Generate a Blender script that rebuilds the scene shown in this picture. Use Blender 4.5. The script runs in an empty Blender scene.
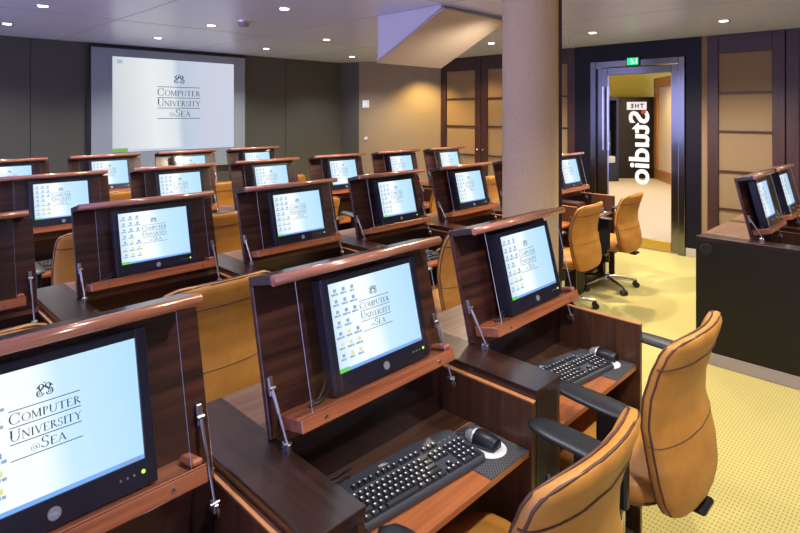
import bpy, bmesh, math, random
from mathutils import Vector, Matrix
random.seed(7)
SC = bpy.context.scene
COL = SC.collection
PI = math.pi
V = Vector

# ------------------------------------------------------------------ materials
def nodes(name):
    m = bpy.data.materials.new(name); m.use_nodes = True
    nt = m.node_tree; nt.nodes.clear()
    o = nt.nodes.new('ShaderNodeOutputMaterial')
    return m, nt, o

def L(nt, a, b): nt.links.new(a, b)

def pbsdf(nt, o, col=(.5, .5, .5), rough=.5, metal=0., spec=.5, coat=0.):
    p = nt.nodes.new('ShaderNodeBsdfPrincipled')
    p.inputs['Base Color'].default_value = (*col, 1)
    p.inputs['Roughness'].default_value = rough
    p.inputs['Metallic'].default_value = metal
    p.inputs['Specular IOR Level'].default_value = spec
    p.inputs['Coat Weight'].default_value = coat
    p.inputs['Coat Roughness'].default_value = .12
    L(nt, p.outputs[0], o.inputs[0])
    return p

def mapping(nt, scale=(1, 1, 1), kind='Object', rot=(0, 0, 0)):
    tc = nt.nodes.new('ShaderNodeTexCoord'); mp = nt.nodes.new('ShaderNodeMapping')
    mp.inputs['Scale'].default_value = scale; mp.inputs['Rotation'].default_value = rot
    L(nt, tc.outputs[kind], mp.inputs[0])
    return mp.outputs[0]

def ramp(nt, fac, stops):
    r = nt.nodes.new('ShaderNodeValToRGB'); L(nt, fac, r.inputs[0])
    e = r.color_ramp.elements
    while len(e) > 1: e.remove(e[-1])
    e[0].position = stops[0][0]; e[0].color = (*stops[0][1], 1)
    for p, c in stops[1:]:
        k = e.new(p); k.color = (*c, 1)
    return r.outputs[0]

def noise(nt, vec, scale, detail=3, rough=.5):
    n = nt.nodes.new('ShaderNodeTexNoise'); L(nt, vec, n.inputs['Vector'])
    n.inputs['Scale'].default_value = scale; n.inputs['Detail'].default_value = detail
    n.inputs['Roughness'].default_value = rough
    return n.outputs[0]

def bump(nt, p, h, strength=.2, dist=.01):
    b = nt.nodes.new('ShaderNodeBump'); b.inputs['Strength'].default_value = strength
    b.inputs['Distance'].default_value = dist
    L(nt, h, b.inputs['Height']); L(nt, b.outputs[0], p.inputs['Normal'])

def plain(name, col, rough=.5, metal=0., spec=.5, coat=0., nz=0.):
    m, nt, o = nodes(name); p = pbsdf(nt, o, col, rough, metal, spec, coat)
    if nz:
        f = noise(nt, mapping(nt), 30, 4)
        c = ramp(nt, f, [(.3, tuple(x*(1-nz) for x in col)), (.7, tuple(min(1, x*(1+nz)) for x in col))])
        L(nt, c, p.inputs['Base Color'])
    return m

def wood(name, dark, light, rough=.3, axis='x', coat=.25, dens=1.):
    m, nt, o = nodes(name); p = pbsdf(nt, o, light, rough, 0, .5, coat)
    s = {'x': (1.2, 22, 22), 'y': (22, 1.2, 22), 'z': (22, 22, 1.2)}[axis]
    vec = mapping(nt, tuple(q*dens for q in s))
    f = noise(nt, vec, 2.0, 2.5, .55)
    c = ramp(nt, f, [(.28, dark), (.5, tuple((a+b)/2 for a, b in zip(dark, light))), (.72, light)])
    L(nt, c, p.inputs['Base Color'])
    return m

def emis(name, col, st=1.):
    m, nt, o = nodes(name); e = nt.nodes.new('ShaderNodeEmission')
    e.inputs[0].default_value = (*col, 1); e.inputs[1].default_value = st
    L(nt, e.outputs[0], o.inputs[0]); return m

def screenmat(name, stops, st, kind='UV'):
    m, nt, o = nodes(name); e = nt.nodes.new('ShaderNodeEmission')
    sep = nt.nodes.new('ShaderNodeSeparateXYZ')
    tc = nt.nodes.new('ShaderNodeTexCoord'); L(nt, tc.outputs['UV'], sep.inputs[0])
    # slight diagonal of the wallpaper's pale band
    ma = nt.nodes.new('ShaderNodeMath'); ma.operation = 'MULTIPLY_ADD'
    L(nt, sep.outputs[1], ma.inputs[0]); ma.inputs[1].default_value = .06; L(nt, sep.outputs[0], ma.inputs[2])
    c = ramp(nt, ma.outputs[0], stops)
    L(nt, c, e.inputs[0]); e.inputs[1].default_value = st
    L(nt, e.outputs[0], o.inputs[0]); return m

def sheet(name, tint=(1, 1, 1), refl=.5, base=.03, rough=.02):
    m, nt, o = nodes(name)
    t = nt.nodes.new('ShaderNodeBsdfTransparent'); t.inputs[0].default_value = (*tint, 1)
    g = nt.nodes.new('ShaderNodeBsdfGlossy'); g.inputs['Roughness'].default_value = rough
    f = nt.nodes.new('ShaderNodeLayerWeight'); f.inputs[0].default_value = .5
    pw_ = nt.nodes.new('ShaderNodeMath'); pw_.operation = 'POWER'; pw_.inputs[1].default_value = 5
    L(nt, f.outputs['Facing'], pw_.inputs[0])
    k = nt.nodes.new('ShaderNodeMath'); k.operation = 'MULTIPLY_ADD'; k.inputs[1].default_value = refl; k.inputs[2].default_value = base
    L(nt, pw_.outputs[0], k.inputs[0])
    x = nt.nodes.new('ShaderNodeMixShader'); L(nt, k.outputs[0], x.inputs[0])
    L(nt, t.outputs[0], x.inputs[1]); L(nt, g.outputs[0], x.inputs[2]); L(nt, x.outputs[0], o.inputs[0])
    return m

M = {}
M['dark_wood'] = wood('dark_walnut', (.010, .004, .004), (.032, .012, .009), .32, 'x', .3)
M['lid_wood'] = wood('lid_walnut', (.017, .006, .005), (.085, .029, .018), .3, 'x', .2)
M['top_wood'] = wood('divider_top_wood', (.014, .006, .005), (.046, .020, .013), .28, 'y', .35)
M['deck_wood'] = wood('deck_wood', (.11, .050, .030), (.215, .105, .060), .33, 'x', .2)
M['red_wood'] = wood('mahogany', (.20, .055, .024), (.42, .145, .062), .24, 'x', .4)
M['nose_wood'] = wood('nose_mahogany', (.26, .085, .050), (.46, .20, .125), .22, 'x', .7)
M['wall_wood'] = wood('walnut_panel', (.042, .016, .008), (.105, .043, .019), .36, 'z', .2)
M['tray_wood'] = wood('tray_wood', (.27, .075, .022), (.45, .15, .045), .33, 'x', .2)
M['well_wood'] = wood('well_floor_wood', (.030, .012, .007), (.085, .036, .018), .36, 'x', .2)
M['edge_wood'] = wood('edge_band', (.42, .16, .055), (.60, .27, .095), .36, 'y', .1)
M['black_panel'] = plain('black_panel', (.012, .010, .010), .4)
M['black_plastic'] = plain('black_plastic', (.011, .012, .015), .38, spec=.45)
M['bezel'] = plain('bezel_plastic', (.008, .010, .026), .33, spec=.5)
M['key'] = plain('key_plastic', (.030, .032, .038), .4)
M['board_plastic'] = plain('keyboard_plastic', (.045, .052, .066), .4)
M['arm_plastic'] = plain('arm_plastic', (.012, .014, .018), .42)
M['grey_key'] = plain('legend_white', (.75, .76, .78), .5)
M['silver'] = plain('silver_plastic', (.62, .63, .66), .25, .6)
M['chrome'] = plain('chrome', (.72, .72, .75), .16, 1.)
M['steel'] = plain('brushed_steel', (.55, .56, .6), .3, 1.)
M['white_plastic'] = plain('white_plastic', (.75, .75, .75), .4)
M['sheet'] = sheet('clear_acrylic', (.95, .96, .98), .25, .035)
M['sheet_edge'] = plain('acrylic_edge', (.50, .54, .60), .25)
M['door_glass'] = sheet('door_glass', (.98, .99, .98), .3, .0)

def leather():
    m, nt, o = nodes('tan_leather'); p = pbsdf(nt, o, (.5, .27, .1), .47, 0, .35)
    v = mapping(nt)
    f = noise(nt, v, 9, 4, .6)
    c = ramp(nt, f, [(.3, (.42, .175, .030)), (.7, (.55, .255, .052))])
    L(nt, c, p.inputs['Base Color'])
    bump(nt, p, noise(nt, v, 260, 2), .12, .002)
    return m
M['leather'] = leather()
M['piping'] = plain('piping_leather', (.10, .038, .018), .5)

def carpet():
    m, nt, o = nodes('yellow_carpet'); p = pbsdf(nt, o, (.6, .5, .15), .95, 0, .1)
    tc = nt.nodes.new('ShaderNodeTexCoord'); ws = []
    for d, sc in (('X', 11.5), ('Y', 21.)):
        w_ = nt.nodes.new('ShaderNodeTexWave'); w_.wave_type = 'BANDS'; w_.bands_direction = d
        w_.inputs['Scale'].default_value = sc; w_.inputs['Distortion'].default_value = .15; w_.inputs['Detail'].default_value = 1
        L(nt, tc.outputs['Object'], w_.inputs[0]); ws.append(w_.outputs[1])
    mu = nt.nodes.new('ShaderNodeMath'); mu.operation = 'MULTIPLY'; L(nt, ws[0], mu.inputs[0]); L(nt, ws[1], mu.inputs[1])
    p.inputs['Sheen Weight'].default_value = .45; p.inputs['Sheen Roughness'].default_value = .45; p.inputs['Sheen Tint'].default_value = (1, .95, .75, 1)
    c = ramp(nt, mu.outputs[0], [(0, (.50, .43, .150)), (.40, (.48, .405, .13)), (.75, (.30, .225, .045)), (1, (.27, .195, .035))])
    f = noise(nt, mapping(nt), 1.6, 3)
    mx = nt.nodes.new('ShaderNodeMixRGB'); mx.blend_type = 'MULTIPLY'; mx.inputs[0].default_value = .3
    L(nt, c, mx.inputs[1]); L(nt, ramp(nt, f, [(.35, (.8, .8, .7)), (.65, (1, 1, 1))]), mx.inputs[2])
    L(nt, mx.outputs[0], p.inputs['Base Color'])
    return m
M['carpet'] = carpet()

def weave(name, c0, c1, sc=420, rough=.85):
    m, nt, o = nodes(name); p = pbsdf(nt, o, c1, rough, 0, .2)
    tc = nt.nodes.new('ShaderNodeTexCoord')
    ws = []
    for d in ('Z', 'DIAG'):
        w = nt.nodes.new('ShaderNodeTexWave'); L(nt, tc.outputs['Object'], w.inputs[0])
        w.wave_type = 'BANDS'; w.bands_direction = 'Z' if d == 'Z' else 'DIAGONAL'
        w.inputs['Scale'].default_value = sc/20; w.inputs['Distortion'].default_value = .4
        ws.append(w.outputs[1])
    mu = nt.nodes.new('ShaderNodeMath'); mu.operation = 'MULTIPLY'; L(nt, ws[0], mu.inputs[0]); L(nt, ws[1], mu.inputs[1])
    L(nt, ramp(nt, mu.outputs[0], [(0, c0), (.8, c1)]), p.inputs['Base Color'])
    bump(nt, p, mu.outputs[0], .1, .001)
    return m
M['fabric'] = weave('panel_fabric', (.205, .135, .078), (.275, .19, .112), 1100)
m, nt, o = nodes('column_fabric'); p = pbsdf(nt, o, (.5, .37, .22), .8, 0, .2)
f_ = noise(nt, mapping(nt, (1, 1, 1)), 170, 2, .5)
L(nt, ramp(nt, f_, [(.36, (.54, .38, .215)), (.64, (.64, .47, .29))]), p.inputs['Base Color']); M['column_fabric'] = m
M['wall_grey'] = plain('grey_wall', (.115, .105, .098), .7, nz=.06)
M['wall_olive'] = plain('olive_wall', (.062, .060, .055), .7, nz=.06)
M['wall_tan'] = plain('tan_wall', (.22, .165, .115), .75, nz=.05)
M['ceiling'] = plain('ceiling_paint', (.54, .60, .96), .28, spec=.6)
M['hatch_side'] = plain('hatch_side', (.60, .60, .66), .5)
M['hatch'] = plain('hatch_paint', (.40, .34, .31), .6)
M['panel_wood'] = wood('mahogany_panel', (.018, .005, .005), (.048, .013, .011), .45, 'z', .0)
M['navy_wood'] = plain('navy_panel', (.006, .005, .012), .4, spec=.2)
M['door_metal'] = plain('door_metal', (.20, .20, .22), .18, 1.)
M['brass'] = plain('brass', (.66, .47, .16), .3, 1.)
M['skirt'] = plain('grey_skirting', (.42, .37, .32), .55)
M['desk_side'] = plain('desk_side_laminate', (.012, .010, .005), .5, spec=.3)
M['black'] = plain('black_matte', (.008, .008, .009), .6)
M['screen_cloth'] = plain('screen_cloth', (.24, .28, .34), .8)
M['lobby_floor'] = plain('lobby_carpet', (.56, .47, .38), .8, nz=.08)
M['lobby_wall'] = plain('lobby_wall', (.70, .60, .08), .7)
M['lobby_orange'] = wood('lobby_wood', (.35, .14, .03), (.50, .22, .06), .4, 'z')
M['lobby_cream'] = plain('lobby_cream', (.70, .55, .34), .7, nz=.05)
M['lobby_dark'] = plain('lobby_dark', (.012, .012, .014), .25)
M['decal_white'] = plain('decal_white', (.85, .86, .88), .5)
m, nt, o = nodes('decal_white'); a_ = nt.nodes.new('ShaderNodeBsdfDiffuse'); b_ = nt.nodes.new('ShaderNodeBsdfTranslucent'); x_ = nt.nodes.new('ShaderNodeMixShader')
a_.inputs[0].default_value = (.9, .9, .92, 1); b_.inputs[0].default_value = (.9, .9, .92, 1); L(nt, a_.outputs[0], x_.inputs[1]); L(nt, b_.outputs[0], x_.inputs[2]); L(nt, x_.outputs[0], o.inputs[0]); M['decal_white'] = m
M['decal_black'] = plain('decal_black', (.02, .02, .02), .5)
M['decal_red'] = plain('decal_red', (.6, .03, .02), .5)
M['lamp'] = emis('lamp_glow', (1, .93, .8), 14)
M['exit_green'] = emis('exit_green', (.03, .75, .30), .9)
M['exit_white'] = emis('exit_white', (.8, 1, .9), .9)
M['led_green'] = emis('led_green', (.55, .9, .1), 1.2)
SCR = .92
M['scr_bg'] = screenmat('desktop_wallpaper', [(0, (.54, .72, .92)), (.16, (.76, .87, .96)), (.30, (.90, .96, .98)), (.47, (.88, .95, .97)), (.62, (.56, .77, .92)), (1, (.45, .70, .90))], SCR)
M['scr_ink'] = emis('screen_ink', (.03, .06, .09), .9)
M['scr_blue'] = emis('screen_blue', (.22, .36, .62), .9)
M['scr_grey'] = emis('screen_grey', (.30, .40, .52), .9)
M['scr_yellow'] = emis('screen_yellow', (.78, .72, .30), .9)
M['scr_green'] = emis('screen_green', (.16, .62, .10), .9)
M['scr_bar'] = emis('screen_bar', (.20, .42, .85), .9)
SCRM = [M[k] for k in ('scr_bg', 'scr_ink', 'scr_blue', 'scr_grey', 'scr_yellow', 'scr_green', 'scr_bar')]+[emis('screen_pale', (.80, .86, .90), .9)]
M['proj_bg'] = screenmat('projected_wallpaper', [(0, (.60, .64, .70)), (.34, (.82, .84, .85)), (.50, (.74, .80, .84)), (.56, (.50, .60, .72)), (.75, (.58, .62, .74)), (1, (.60, .64, .76))], .72)
M['proj_ink'] = emis('projected_ink', (.05, .06, .07), .9)
PROJM = [M['proj_bg'], M['proj_ink'], M['scr_grey'], M['scr_grey'], M['scr_yellow'], emis('projected_green', (.20, .40, .10), .8), emis('projected_bar', (.45, .50, .62), .9), M['scr_grey']]

# ------------------------------------------------------------------ mesh helper
class MB:
    def __init__(s): s.v = []; s.f = []; s.m = []; s.s = []; s.uv = {}
    def add(s, vs, fs, m=0, smooth=False):
        o = len(s.v); s.v += [tuple(p) for p in vs]
        for f in fs: s.f.append([i+o for i in f]); s.m.append(m); s.s.append(smooth)
    def obox(s, c, h, ax=((1, 0, 0), (0, 1, 0), (0, 0, 1)), m=0, b=0.):
        c = V(c); A = [V(a) for a in ax]
        pt = lambda x, y, z: c + A[0]*x + A[1]*y + A[2]*z
        hx, hy, hz = h
        if b <= 0:
            vs = [pt(sx*hx, sy*hy, sz*hz) for sx in (-1, 1) for sy in (-1, 1) for sz in (-1, 1)]
            s.add(vs, [(0, 1, 3, 2), (4, 6, 7, 5), (0, 4, 5, 1), (2, 3, 7, 6), (0, 2, 6, 4), (1, 5, 7, 3)], m); return
        b = min(b, hx*.9, hy*.9, hz*.9)
        vs = []; idx = {}
        for sx in (-1, 1):
            for sy in (-1, 1):
                for sz in (-1, 1):
                    idx[sx, sy, sz] = len(vs)
                    vs += [pt(sx*hx, sy*(hy-b), sz*(hz-b)), pt(sx*(hx-b), sy*hy, sz*(hz-b)), pt(sx*(hx-b), sy*(hy-b), sz*hz)]
        fs = []
        q = [(-1, -1), (1, -1), (1, 1), (-1, 1)]
        for g in (-1, 1):
            fs.append([idx[g, a, d] for a, d in q][::g]); fs.append([idx[a, g, d]+1 for a, d in q][::-g]); fs.append([idx[a, d, g]+2 for a, d in q][::g])
        for a in (-1, 1):
            for d in (-1, 1):
                i, j = idx[-1, a, d], idx[1, a, d]
                fs.append([i+1, j+1, j+2, i+2][::(1 if a*d < 0 else -1)][::-1])
                i, j = idx[a, -1, d], idx[a, 1, d]
                fs.append([i, j, j+2, i+2][::(1 if a*d < 0 else -1)])
                i, j = idx[a, d, -1], idx[a, d, 1]
                fs.append([i, j, j+1, i+1][::(1 if a*d > 0 else -1)][::-1])
        for k, i in idx.items():
            fs.append([i, i+1, i+2][::(1 if k[0]*k[1]*k[2] > 0 else -1)])
        s.add(vs, fs, m)
    def box(s, x0, x1, y0, y1, z0, z1, m=0, b=0.):
        s.obox(((x0+x1)/2, (y0+y1)/2, (z0+z1)/2), (abs(x1-x0)/2, abs(y1-y0)/2, abs(z1-z0)/2), m=m, b=b)
    def tube(s, pts, r, n=8, m=0, smooth=True, caps=True):
        P = [V(p) for p in pts]; R = r if isinstance(r, (list, tuple)) else [r]*len(P)
        vs = []; up = None
        for i, p in enumerate(P):
            t = (P[min(i+1, len(P)-1)]-P[max(i-1, 0)]).normalized()
            if up is None: up = V((0, 0, 1)) if abs(t.z) < .9 else V((1, 0, 0))
            a = (up - t*up.dot(t)).normalized(); up = a; bb = t.cross(a)
            for k in range(n):
                q = 2*PI*k/n; vs.append(p + (a*math.cos(q)+bb*math.sin(q))*R[i])
        fs = [(i*n+k, i*n+(k+1) % n, (i+1)*n+(k+1) % n, (i+1)*n+k) for i in range(len(P)-1) for k in range(n)]
        s.add(vs, fs, m, smooth)
        if caps:
            s.add(vs[:n], [list(range(n))[::-1]], m); s.add(vs[-n:], [list(range(n))], m)
    def disc(s, c, nrm, r, h, n=20, m=0):
        c = V(c); nrm = V(nrm).normalized(); s.tube([c, c+nrm*h], r, n, m)
    def lathe(s, prof, c=(0, 0, 0), n=24, m=0, smooth=True, ax=((1, 0, 0), (0, 1, 0), (0, 0, 1))):
        c = V(c); A = [V(a) for a in ax]; vs = []
        for r, z in prof:
            for k in range(n):
                q = 2*PI*k/n; vs.append(c + A[0]*(r*math.cos(q)) + A[1]*(r*math.sin(q)) + A[2]*z)
        fs = [(i*n+k, i*n+(k+1) % n, (i+1)*n+(k+1) % n, (i+1)*n+k) for i in range(len(prof)-1) for k in range(n)]
        s.add(vs, fs, m, smooth)
        s.add(vs[:n], [list(range(n))[::-1]], m); s.add(vs[-n:], [list(range(n))], m)
    def loft(s, rings, m=0, smooth=True, caps=True):
        n = len(rings[0]); vs = [p for r in rings for p in r]
        fs = [(i*n+k, i*n+(k+1) % n, (i+1)*n+(k+1) % n, (i+1)*n+k) for i in range(len(rings)-1) for k in range(n)]
        if caps: fs += [list(range(n))[::-1], [len(vs)-n+k for k in range(n)]]
        s.add(vs, fs, m, smooth)
    def prism(s, poly, o, ux, uy, uz, m=0):
        o, ux, uy, uz = V(o), V(ux), V(uy), V(uz); n = len(poly)
        a = [o+ux*x+uy*y for x, y in poly]; b = [p+uz for p in a]
        s.add(a+b, [list(range(n))[::-1], list(range(n, 2*n))]+[(i, (i+1) % n, n+(i+1) % n, n+i) for i in range(n)], m)
    def build(s, name, mats, parent=None, bevel=0., subd=0):
        me = bpy.data.meshes.new(name); me.from_pydata(s.v, [], s.f)
        if not isinstance(mats, (list, tuple)): mats = [mats]
        for q in mats: me.materials.append(q)
        me.polygons.foreach_set('material_index', s.m); me.polygons.foreach_set('use_smooth', s.s)
        bm = bmesh.new(); bm.from_mesh(me); bmesh.ops.recalc_face_normals(bm, faces=bm.faces)
        bm.to_mesh(me); bm.free(); me.update()
        o = bpy.data.objects.new(name, me); COL.objects.link(o)
        if parent: o.parent = parent
        if subd:
            md = o.modifiers.new('subd', 'SUBSURF'); md.levels = md.render_levels = subd
        return o

def tag(o, label=None, cat=None, group=None, kind=None):
    if label: o['label'] = label
    if cat: o['category'] = cat
    if group: o['group'] = group
    if kind: o['kind'] = kind
    return o

def empty(name, loc=(0, 0, 0), rz=0.):
    o = bpy.data.objects.new(name, None); o.empty_display_size = .1; COL.objects.link(o)
    o.location = loc; o.rotation_euler = (0, 0, rz); return o

KIDS = {}
def copy_tree(o, parent=None):
    c = o.copy(); COL.objects.link(c)
    if parent: c.parent = parent
    for ch in [q for q in ALLOBJ() if q.parent == o]: copy_tree(ch, c)
    return c
def ALLOBJ(): return list(COL.objects)

def struct(name, mb, mats, label=None):
    o = mb.build(name, mats); o['kind'] = 'structure'
    if label: o['label'] = label
    return o

def font_shape(txt, size, off=0., spacing=1.):
    cu = bpy.data.curves.new('lettering', 'FONT'); cu.body = txt; cu.size = size; cu.offset = off; cu.space_character = spacing
    cu.resolution_u = 4
    ob = bpy.data.objects.new('lettering', cu); COL.objects.link(ob)
    dg = bpy.context.evaluated_depsgraph_get(); ev = ob.evaluated_get(dg); me = ev.to_mesh()
    vs = [v.co.copy() for v in me.vertices]; fs = [list(p.vertices) for p in me.polygons]
    ev.to_mesh_clear(); bpy.data.objects.remove(ob); bpy.data.curves.remove(cu)
    return vs, fs

# ------------------------------------------------------------------ serif lettering (flat polygons, unit cap height)
def stroke(x0, y0, x1, y1, w):
    d = V((x1-x0, y1-y0)); d.normalize(); n = V((-d.y, d.x))*w/2
    return [[(x0+n.x, y0+n.y), (x0-n.x, y0-n.y), (x1-n.x, y1-n.y), (x1+n.x, y1+n.y)]]
def hbar(x0, x1, y, w): return stroke(x0, y, x1, y, w)
def arcs(cx, cy, rx, ry, a0, a1, wt=.05, wk=.13, n=14):
    out = []; prev = None
    for i in range(n+1):
        a = math.radians(a0+(a1-a0)*i/n); w = wt+(wk-wt)*abs(math.cos(a))**1.5
        o = (cx+rx*math.cos(a), cy+ry*math.sin(a)); q = (cx+(rx-w)*math.cos(a), cy+(ry-w*.75)*math.sin(a))
        if prev: out.append([prev[0], o, q, prev[1]])
        prev = (o, q)
    return out
T_, K_ = .07, .16
def stem(x, w=K_): return stroke(x, 0, x, 1, w)+hbar(x-.13, x+.13, .02, .045)+hbar(x-.13, x+.13, .98, .045)
def glyph(c):
    if c == 'C': return arcs(.45, .5, .45, .51, 40, 322)+stroke(.80, .62, .80, .98, .05)+stroke(.80, .03, .80, .2, .03), .9
    if c == 'O': return arcs(.47, .5, .47, .51, 0, 360, n=20), .95
    if c == 'M': return stem(.12, T_)+stroke(.12, .98, .5, .05, .12)+stroke(.5, .05, .86, .98, T_)+stem(.9), 1.06
    if c == 'P': return stem(.17)+arcs(.25, .75, .36, .25, -90, 90), .65
    if c == 'U': return stroke(.15, .3, .15, 1, K_)+hbar(.02, .28, .98, .045)+arcs(.44, .34, .355, .36, 180, 360, .06, .1)+stroke(.77, .3, .77, 1, T_)+hbar(.66, .9, .98, .045), .92
    if c == 'T': return stem(.4)+hbar(.0, .8, .975, .05)+stroke(.02, .98, .02, .8, .05)+stroke(.78, .98, .78, .8, .05), .82
    if c == 'E': return stem(.16)+hbar(.1, .66, .975, .05)+hbar(.1, .55, .5, .05)+hbar(.1, .7, .025, .05)+stroke(.65, .98, .65, .8, .05)+stroke(.69, .02, .69, .22, .05), .73
    if c == 'R': return stem(.17)+arcs(.25, .75, .34, .25, -90, 90)+stroke(.36, .5, .74, .02, .13), .78
    if c == 'N': return stem(.12, T_)+stroke(.12, .98, .8, .03, .13)+stroke(.8, .02, .8, 1, T_)+hbar(.68, .92, .98, .045), .95
    if c == 'I': return stem(.16), .34
    if c == 'V': return stroke(.1, 1, .45, 0, .13)+stroke(.45, 0, .78, 1, T_)+hbar(0, .26, .98, .045)+hbar(.66, .9, .98, .045), .88
    if c == 'S': return arcs(.32, .74, .26, .27, 20, 270, .06, .11)+arcs(.30, .25, .29, .27, -160, 90, .06, .11)+stroke(.56, .98, .56, .75, .04)+stroke(.03, .02, .03, .25, .04), .64
    if c == 'Y': return stroke(.42, 0, .42, .48, K_)+stroke(.1, 1, .42, .45, .12)+stroke(.42, .45, .74, 1, T_)+hbar(0, .25, .98, .045)+hbar(.62, .86, .98, .045)+hbar(.28, .56, .02, .045), .84
    if c == 'A': return stroke(.1, 0, .45, 1, T_)+stroke(.42, 1, .8, 0, .13)+hbar(.2, .65, .33, .05)+hbar(0, .22, .02, .045)+hbar(.66, .95, .02, .045), .94
    if c == '@': return arcs(.5, .42, .5, .5, -40, 300, .045, .06, 20)+arcs(.46, .42, .22, .24, 0, 360, .05, .08)+stroke(.68, .6, .68, .2, .06)+arcs(.80, .3, .13, .13, 180, 360, .04, .04, 6), 1.05
    return [], .4
def word(txt, x0, x1, y, h, big=1.35):
    """polygons of a small-caps word fitted between x0 and x1, baseline y"""
    gl = []; x = 0
    for i, c in enumerate(txt):
        k = big if (i == 0 and c != '@') or (i == 1 and txt[0] == '@') else 1.
        if c == '@': k = .9
        g, a = glyph(c)
        gl.append((g, x, k)); x += a*k+.08
    x -= .08; sx = (x1-x0)/x
    return [[(x0+(px*k+ox)*sx, y+py*k*h) for px, py in p] for g, ox, k in gl for p in g]
def emblem(cx, cy, r):
    out = []
    for sgn in (-1, 1):
        def R(a): return [[(cx+sgn*(px-cx), py) for px, py in p] for p in a]
        out += R(arcs(cx+.42*r, cy+.50*r, .40*r, .42*r, -60, 200, .10*r, .24*r, 12))
        out += R(arcs(cx+.58*r, cy-.30*r, .50*r, .48*r, -170, 110, .10*r, .20*r, 14))
        out += R(arcs(cx+.58*r, cy-.30*r, .22*r, .22*r, 0, 360, .07*r, .12*r, 10))
        out += R(stroke(cx+.02*r, cy+.55*r, cx+.62*r, cy-.05*r, .22*r))
        out += R(stroke(cx+.75*r, cy+.6*r, cx+1.0*r, cy+.4*r, .16*r))
    out += stroke(cx-.12*r, cy+1.0*r, cx+.12*r, cy+1.0*r, .12*r)
    return out

def desktop(w, h, icons=True, xa=.315, xb=.67, proj=False):
    """(polygons, slot, layer) of the desktop picture in metres, origin at lower left"""
    P = []
    def add(polys, m, lay=1): P.extend((p, m, lay) for p in polys)
    rect = lambda x0, y0, x1, y1: [[(x0*w, y0*h), (x1*w, y0*h), (x1*w, y1*h), (x0*w, y1*h)]]
    P.append((rect(0, 0, 1, 1)[0], 0, 0))
    y = [.71, .59, .47, .355] if not proj else [.70, .58, .465, .35]
    for yy in y: add(hbar(xa*w, xb*w, yy*h, .0065*h), 1)
    add(word('COMPUTER', xa*w, xb*w, (y[1]+.022)*h, .060*h), 1)
    add(word('UNIVERSITY', xa*w, xb*w, (y[2]+.022)*h, .060*h), 1)
    add(word('@SEA', (xa+.27*(xb-xa))*w, (xa+.77*(xb-xa))*w, (y[3]+.022)*h, .060*h), 1)
    add(emblem((xa+xb)/2*w, (y[0]+.085)*h, .056*h), 1)
    add(rect(0, 0, 1, .034 if not proj else .025), 6)
    add(rect(0, 0, .11, .045 if not proj else .04), 5, 2)
    rnd = random.Random(3)
    if icons:
        for i in range(3):
            for j in range(7):
                if (i, j) in ((2, 5), (1, 6)) and not proj: pass
                x = .030+.096*i; yy = .90-.122*j
                if i == 2 and j in (3,): continue
                c = rnd.choice([2, 3, 2, 4, 3, 2])
                if j in (4, 5, 6) and i == 1: c = 4
                add(rect(x+.012, yy-.016, x+.052, yy+.038), 7)
                add(rect(x+.022, yy-.010, x+.054, yy+.028), c, 2)
                wl = rnd.uniform(.024, .044)
                add(rect(x+.034-wl, yy-.046, x+.034+wl*.3, yy-.023), 3); add(rect(x+.034+wl*.42, yy-.046, x+.034+wl, yy-.023), 3)
    if not proj: add(rect(.86, .004, .98, .03), 2, 2)
    else:
        add(rect(.86, .03, .885, .1), 0, 2); add(rect(.03, .93, .07, .97), 2)
    return P

def screen_mesh(name, w, h, place, mats, **k):
    """place(x, y, lift) -> 3-D point"""
    mb = MB(); uvs = []
    for poly, m, lay in desktop(w, h, **k):
        mb.add([place(x, y, lay*.0005) for x, y in poly], [list(range(len(poly)))], m)
        uvs.append([(x/w, y/h) for x, y in poly])
    o = mb.build(name, mats)
    # wallpaper gradient coordinates
    me = o.data; lay = me.uv_layers.new(name='UVMap')
    co = [None]*len(mb.v); i = 0
    for u in uvs:
        for q in u: co[i] = q; i += 1
    for lp in me.loops: lay.data[lp.index].uv = co[lp.vertex_index]
    return o

# ------------------------------------------------------------------ camera
F, VP, V0, H = 558.07, 953.18, 113.0, 1.7036
tt = math.atan2(VP-400, F)
cam = bpy.data.cameras.new('camera'); co = bpy.data.objects.new('camera', cam); COL.objects.link(co)
cam.sensor_fit = 'HORIZONTAL'; cam.sensor_width = 36; cam.lens = F/800*36
cam.shift_y = -(266.5-V0)/800; cam.clip_start = .02; cam.clip_end = 100
co.location = (0, 0, H); co.rotation_euler = (PI/2, 0, -math.asin(math.cos(tt)))
SC.camera = co

# ------------------------------------------------------------------ room
CE = 2.60; WX = 7.15; WY = 7.8
mb = MB(); mb.box(-2.6, WX+.02, -2.2, WY+.1, -.1, 0); struct('floor', mb, M['carpet'], 'yellow ribbed carpet floor')
mb = MB(); mb.box(-2.6, WX+.02, -2.2, WY+.1, CE, CE+.1)
struct('ceiling', mb, M['ceiling'], 'pale lavender painted ceiling with panel joints')
mb = MB()
for x in (1.9, 3.5, 5.1): mb.box(x-.003, x+.003, -2.2, WY, CE-.0015, CE+.01)
for y in (.2, 2.95, 5.7): mb.box(-2.6, WX, y-.003, y+.003, CE-.0015, CE+.01)
struct('trim_1', mb, plain('joint_grey', (.30, .30, .34), .6), 'thin joints between the ceiling panels')
mb = MB(); mb.box(-2.6, 6.365, WY, WY+.1, 0, CE); mb.box(-2.6, 6.365, WY-.012, WY, 0, .1, 1)
for x in (1.62, 5.2): mb.box(x-.004, x+.004, WY-.002, WY+.01, .1, CE, 1)
struct('wall_back', mb, [M['wall_olive'], M['black']], 'dark grey olive wall behind the projection screen')

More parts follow.
